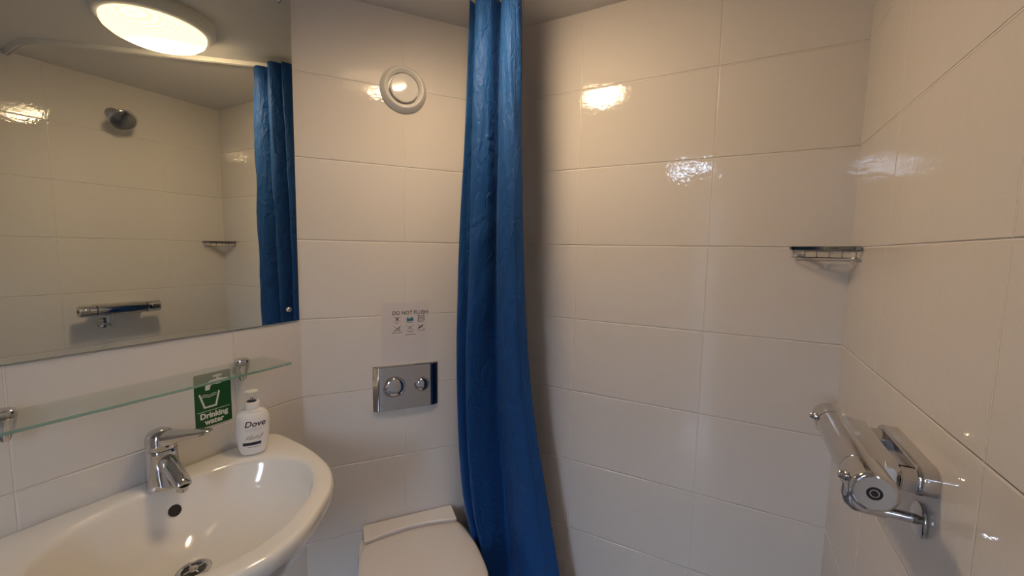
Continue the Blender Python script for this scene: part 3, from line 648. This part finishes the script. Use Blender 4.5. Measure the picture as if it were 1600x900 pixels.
for i in range(N_):
    for k in range(4): bm.faces.new((vr[i][k], vr[i][(k + 1) % 4], vr[(i + 1) % N_][(k + 1) % 4], vr[(i + 1) % N_][k]))
link('top_band', bm, WIRE, t, angle=.6)
bm = new(); tube(bm, frame_path(.003, -.0235), .0013, 8, closed=True); link('base_wire', bm, WIRE, t)
for s in (.016, .030, .044):
    bm = new(); tube(bm, frame_path(s, -.0235, .008), .0011, 8, closed=True); link('floor_wire', bm, WIRE, t)
A0 = Vector((-ax, 0, 0)); B0 = Vector((0, -ay, 0)); nrm = Vector((ay, ax, 0)).normalized()
for k in range(6):
    f_ = .10 + .80 * k / 5; p = A0.lerp(B0, f_); q = p + nrm * .004; bk = Vector((min(p.x * .5, -.006), min(p.y * .5, -.006), -.0235))
    bm = new(); tube(bm, [q + ZV * -.003, q + ZV * -.021, q + nrm * .003 + ZV * -.0235, bk], .0011, 8); link('upright_wire', bm, WIRE, t)
for f_ in (.13, .58):
    p = A0.lerp(B0, f_); q = A0.lerp(B0, f_ + .13); bm = new(); o_ = -nrm * -.0002 - nrm * .0017
    tube(bm, [p - nrm * .0012, q - nrm * .0012], .0027, 10); link('band_reflection', bm, BASKETREFL, t, label='dark blue oblong reflection painted on the band')  # dark blue reflections on the band, put in as coloured tubes
for f_ in (.26, .50):
    p = A0.lerp(B0, f_); bm = new(); lathe(bm, [(0, 0), (.0026, 0), (.0026, .0024), (0, .0024)], p, -nrm, 16); link('band_hole', bm, DARK, t, label='dark disc for the shade in a round hole')  # shade in the band holes, put in as dark discs
for p, d in (((-.05, -.0035, .0), (0, -1, 0)), ((-.0035, -.045, 0), (-1, 0, 0))):
    bm = new(); lathe(bm, [(0, -.0030), (.005, -.0030), (.005, .003), (.0035, .0045), (0, .005)], p, d, 20); link('wall_screw', bm, WIRE, t)

# ------------------------------------------------------------ shower valve   (local: u = towards camera, v = up, n = out from wall)
t = thing('shower_valve', FD(0.81, ZC - .305), 'chrome bar shower mixer valve on the right wall', 'shower valve')
R_ = .0262; A_ = .082
def yaxis_lathe(prof, cy=0.0, **k):        # axis along local x
    bm = new(); lathe(bm, prof, (0, cy, A_), (1, 0, 0), 44, **k); return bm
link('valve_body', yaxis_lathe([(0, -.096), (R_ - .0015, -.096), (R_, -.095), (R_, .083), (R_ - .0015, .084), (0, .084)]), CHROME, t)
for sgn, nm_ in ((1, 'near'), (-1, 'far')):
    s0, s1 = (.0855, .142) if sgn == 1 else (-.0975, -.150)
    pr = [(0, s0), (R_ - .001, s0), (R_ + .0005, s0 + sgn * .0015), (R_ + .0005, s0 + sgn * .004), (R_ + .0005, s1 - sgn * .006), (R_ + .0005, s1 - sgn * .0035), (R_ - .0015, s1 - sgn * .001), (R_ - .003, s1), (0, s1)]
    kn = link('control_knob', yaxis_lathe(pr), CHROME, t)
    pc = Vector(((.118 if sgn == 1 else -.118), .006, A_ + R_ - .001))
    bm = new(); lathe(bm, [(0, -.002), (.0072, -.002), (.0074, .002), (.0062, .0035), (.0062, .0065), (.0048, .0085), (0, .0090)], pc, (0, .12, 1), 24); link('stop_button', bm, CHROME, kn)
    bm = new(); lathe(bm, [(0, s1 + sgn * .0004), (R_ - .0045, s1 + sgn * .0004), (R_ - .0045, s1 - sgn * .002)], (0, 0, A_), (1, 0, 0), 40); cap = link('end_cap', bm, SATIN, kn)
    bm = new(); lathe(bm, [(.0052, s1 + sgn * .0004), (.0060, s1 + sgn * .0014), (.0082, s1 + sgn * .0014), (.0088, s1 + sgn * .0004)], (0, 0, A_), (1, 0, 0), 28); lathe(bm, [(0, s1 + sgn * .001), (.0040, s1 + sgn * .001), (.0040, s1)], (0, 0, A_), (1, 0, 0), 24)
    link('end_socket', bm, DARK, cap, label='dark round socket')
bm = new(); rings = []                       # housing that joins the bar to the two inlets
for x, e in ((-.090, .006), (-.086, .001), (-.080, 0), (.080, 0), (.086, .001), (.090, .006)):
    rings.append([Vector((x, yy, zz)) for yy, zz in ((R_ - .001 - e, A_ - .002), (R_ - .0005 - e, A_ - .018), (R_ - .004 - e, A_ - .038 + e), (R_ - .008 - e, A_ - .041 + e), (-R_ + .009 + e, A_ - .041 + e), (-R_ + .005 + e, A_ - .038 + e), (-R_ + .001 + e, A_ - .018), (-R_ + .001 + e, A_ - .002))])
loft(bm, rings); link('inlet_housing', bm, CHROME, t, angle=.35)
for x in (-.072, .072):
    bm = new()
    hexp = [(x + .0185 * math.cos(math.pi / 3 * i + .26), .0185 * math.sin(math.pi / 3 * i + .26)) for i in range(6)]
    extrude_poly(bm, hexp, .0235, .0415); bmesh.ops.bevel(bm, geom=list(bm.edges), offset=.0012, segments=2, affect='EDGES'); link('inlet_nut', bm, CHROME, t, angle=.4)
bm = new()
def stad(w, h, z): return [Vector((p[0], p[1], z)) for p in rrect(w, h, h / 2 - .0005, 8)]
outer = [(0, .0005), (0, .016), (0, .019), (.001, .022), (.003, .0235)]
loft(bm, [[q + Vector((-.008, 0, 0)) for q in stad(.188 - 2 * i, .042 - 2 * i, z)] for i, z in outer]); 
link('wall_plate', bm, CHROME, t, angle=.6)
bm = new(); loft(bm, [stad(.096, .015, .0236), stad(.096, .015, .0240)]); link('plate_slot', bm, SATIN, t)
ox, oz = .040, -.070
bm = new(); lathe(bm, [(0, 0), (.024, 0), (.0250, .002), (.0245, .005), (.022, .0065), (0, .0065)], (ox, oz, .0005), (0, 0, 1), 44); link('outlet_flange', bm, CHROME, t)
bm = new(); tube(bm, [(ox, oz, .005), (ox, oz, .046)], .0072, 20); tube(bm, [(ox, oz, .040), (ox, oz, .068), (ox, oz + .001, .075), (ox, oz + .007, .081), (ox, oz + .016, .083), (ox, -R_ + .003, .083)], [.0095, .0098, .0105, .0112, .0112, .0112], 24)
link('outlet_pipe', bm, CHROME, t)
bm = new(); lathe(bm, [(0, 0), (.0120, 0), (.0125, .001), (.0125, .009), (0, .009)], (ox, -R_ - .012, .083), (0, 1, 0), 28); link('outlet_collar', bm, CHROME, t)

# ------------------------------------------------------------ shower head
t = thing('overhead_shower', FD(0.857, ZC + .607), 'round chrome shower head high on the right wall, seen in the mirror', 'shower head')
bm = new(); lathe(bm, [(0, .0005), (.030, .0005), (.0305, .003), (.028, .010), (.020, .016), (0, .018)], n=40); link('wall_flange', bm, CHROME, t)
bm = new(); pth = catmull([(0, 0, .010), (0, -.002, .035), (0, -.010, .060), (0, -.020, .078)], 5); tube(bm, pth, [.0115] * 4 + [.0125] * (len(pth) - 4), 20); lathe(bm, [(0, -.015), (.008, -.013), (.0135, -.006), (.015, 0), (.0135, .006), (.008, .013), (0, .015)], (0, -.022, .082), n=24); link('shower_arm', bm, CHROME, t)
hc = Vector((0, -.040, .108)); hn = Vector((0, -.62, .78)).normalized()
bm = new(); lathe(bm, [(0, -.024), (.010, -.024), (.014, -.016), (.030, -.010), (.046, -.006), (.0505, -.002), (.0510, .003), (.0490, .006), (.046, .007), (.0, .007)], hc, hn, 48); hd = link('head_body', bm, CHROME, t)
bm = new(); lathe(bm, [(0, .0076), (.0445, .0074), (.0455, .0066)], hc, hn, 44); link('spray_face', bm, SPRAY, hd)
bm = new(); u_, v_, w_ = basis(hn)
for rr, cnt in ((.007, 6), (.015, 12), (.023, 18), (.031, 24), (.039, 30)):
    for i in range(cnt):
        a_ = 2 * math.pi * i / cnt; p = hc + u_ * rr * math.cos(a_) + v_ * rr * math.sin(a_)
        lathe(bm, [(.0012, .0074), (.0010, .0090), (0, .0092)], p, hn, 6)
link('spray_nozzles', bm, DARK, hd)
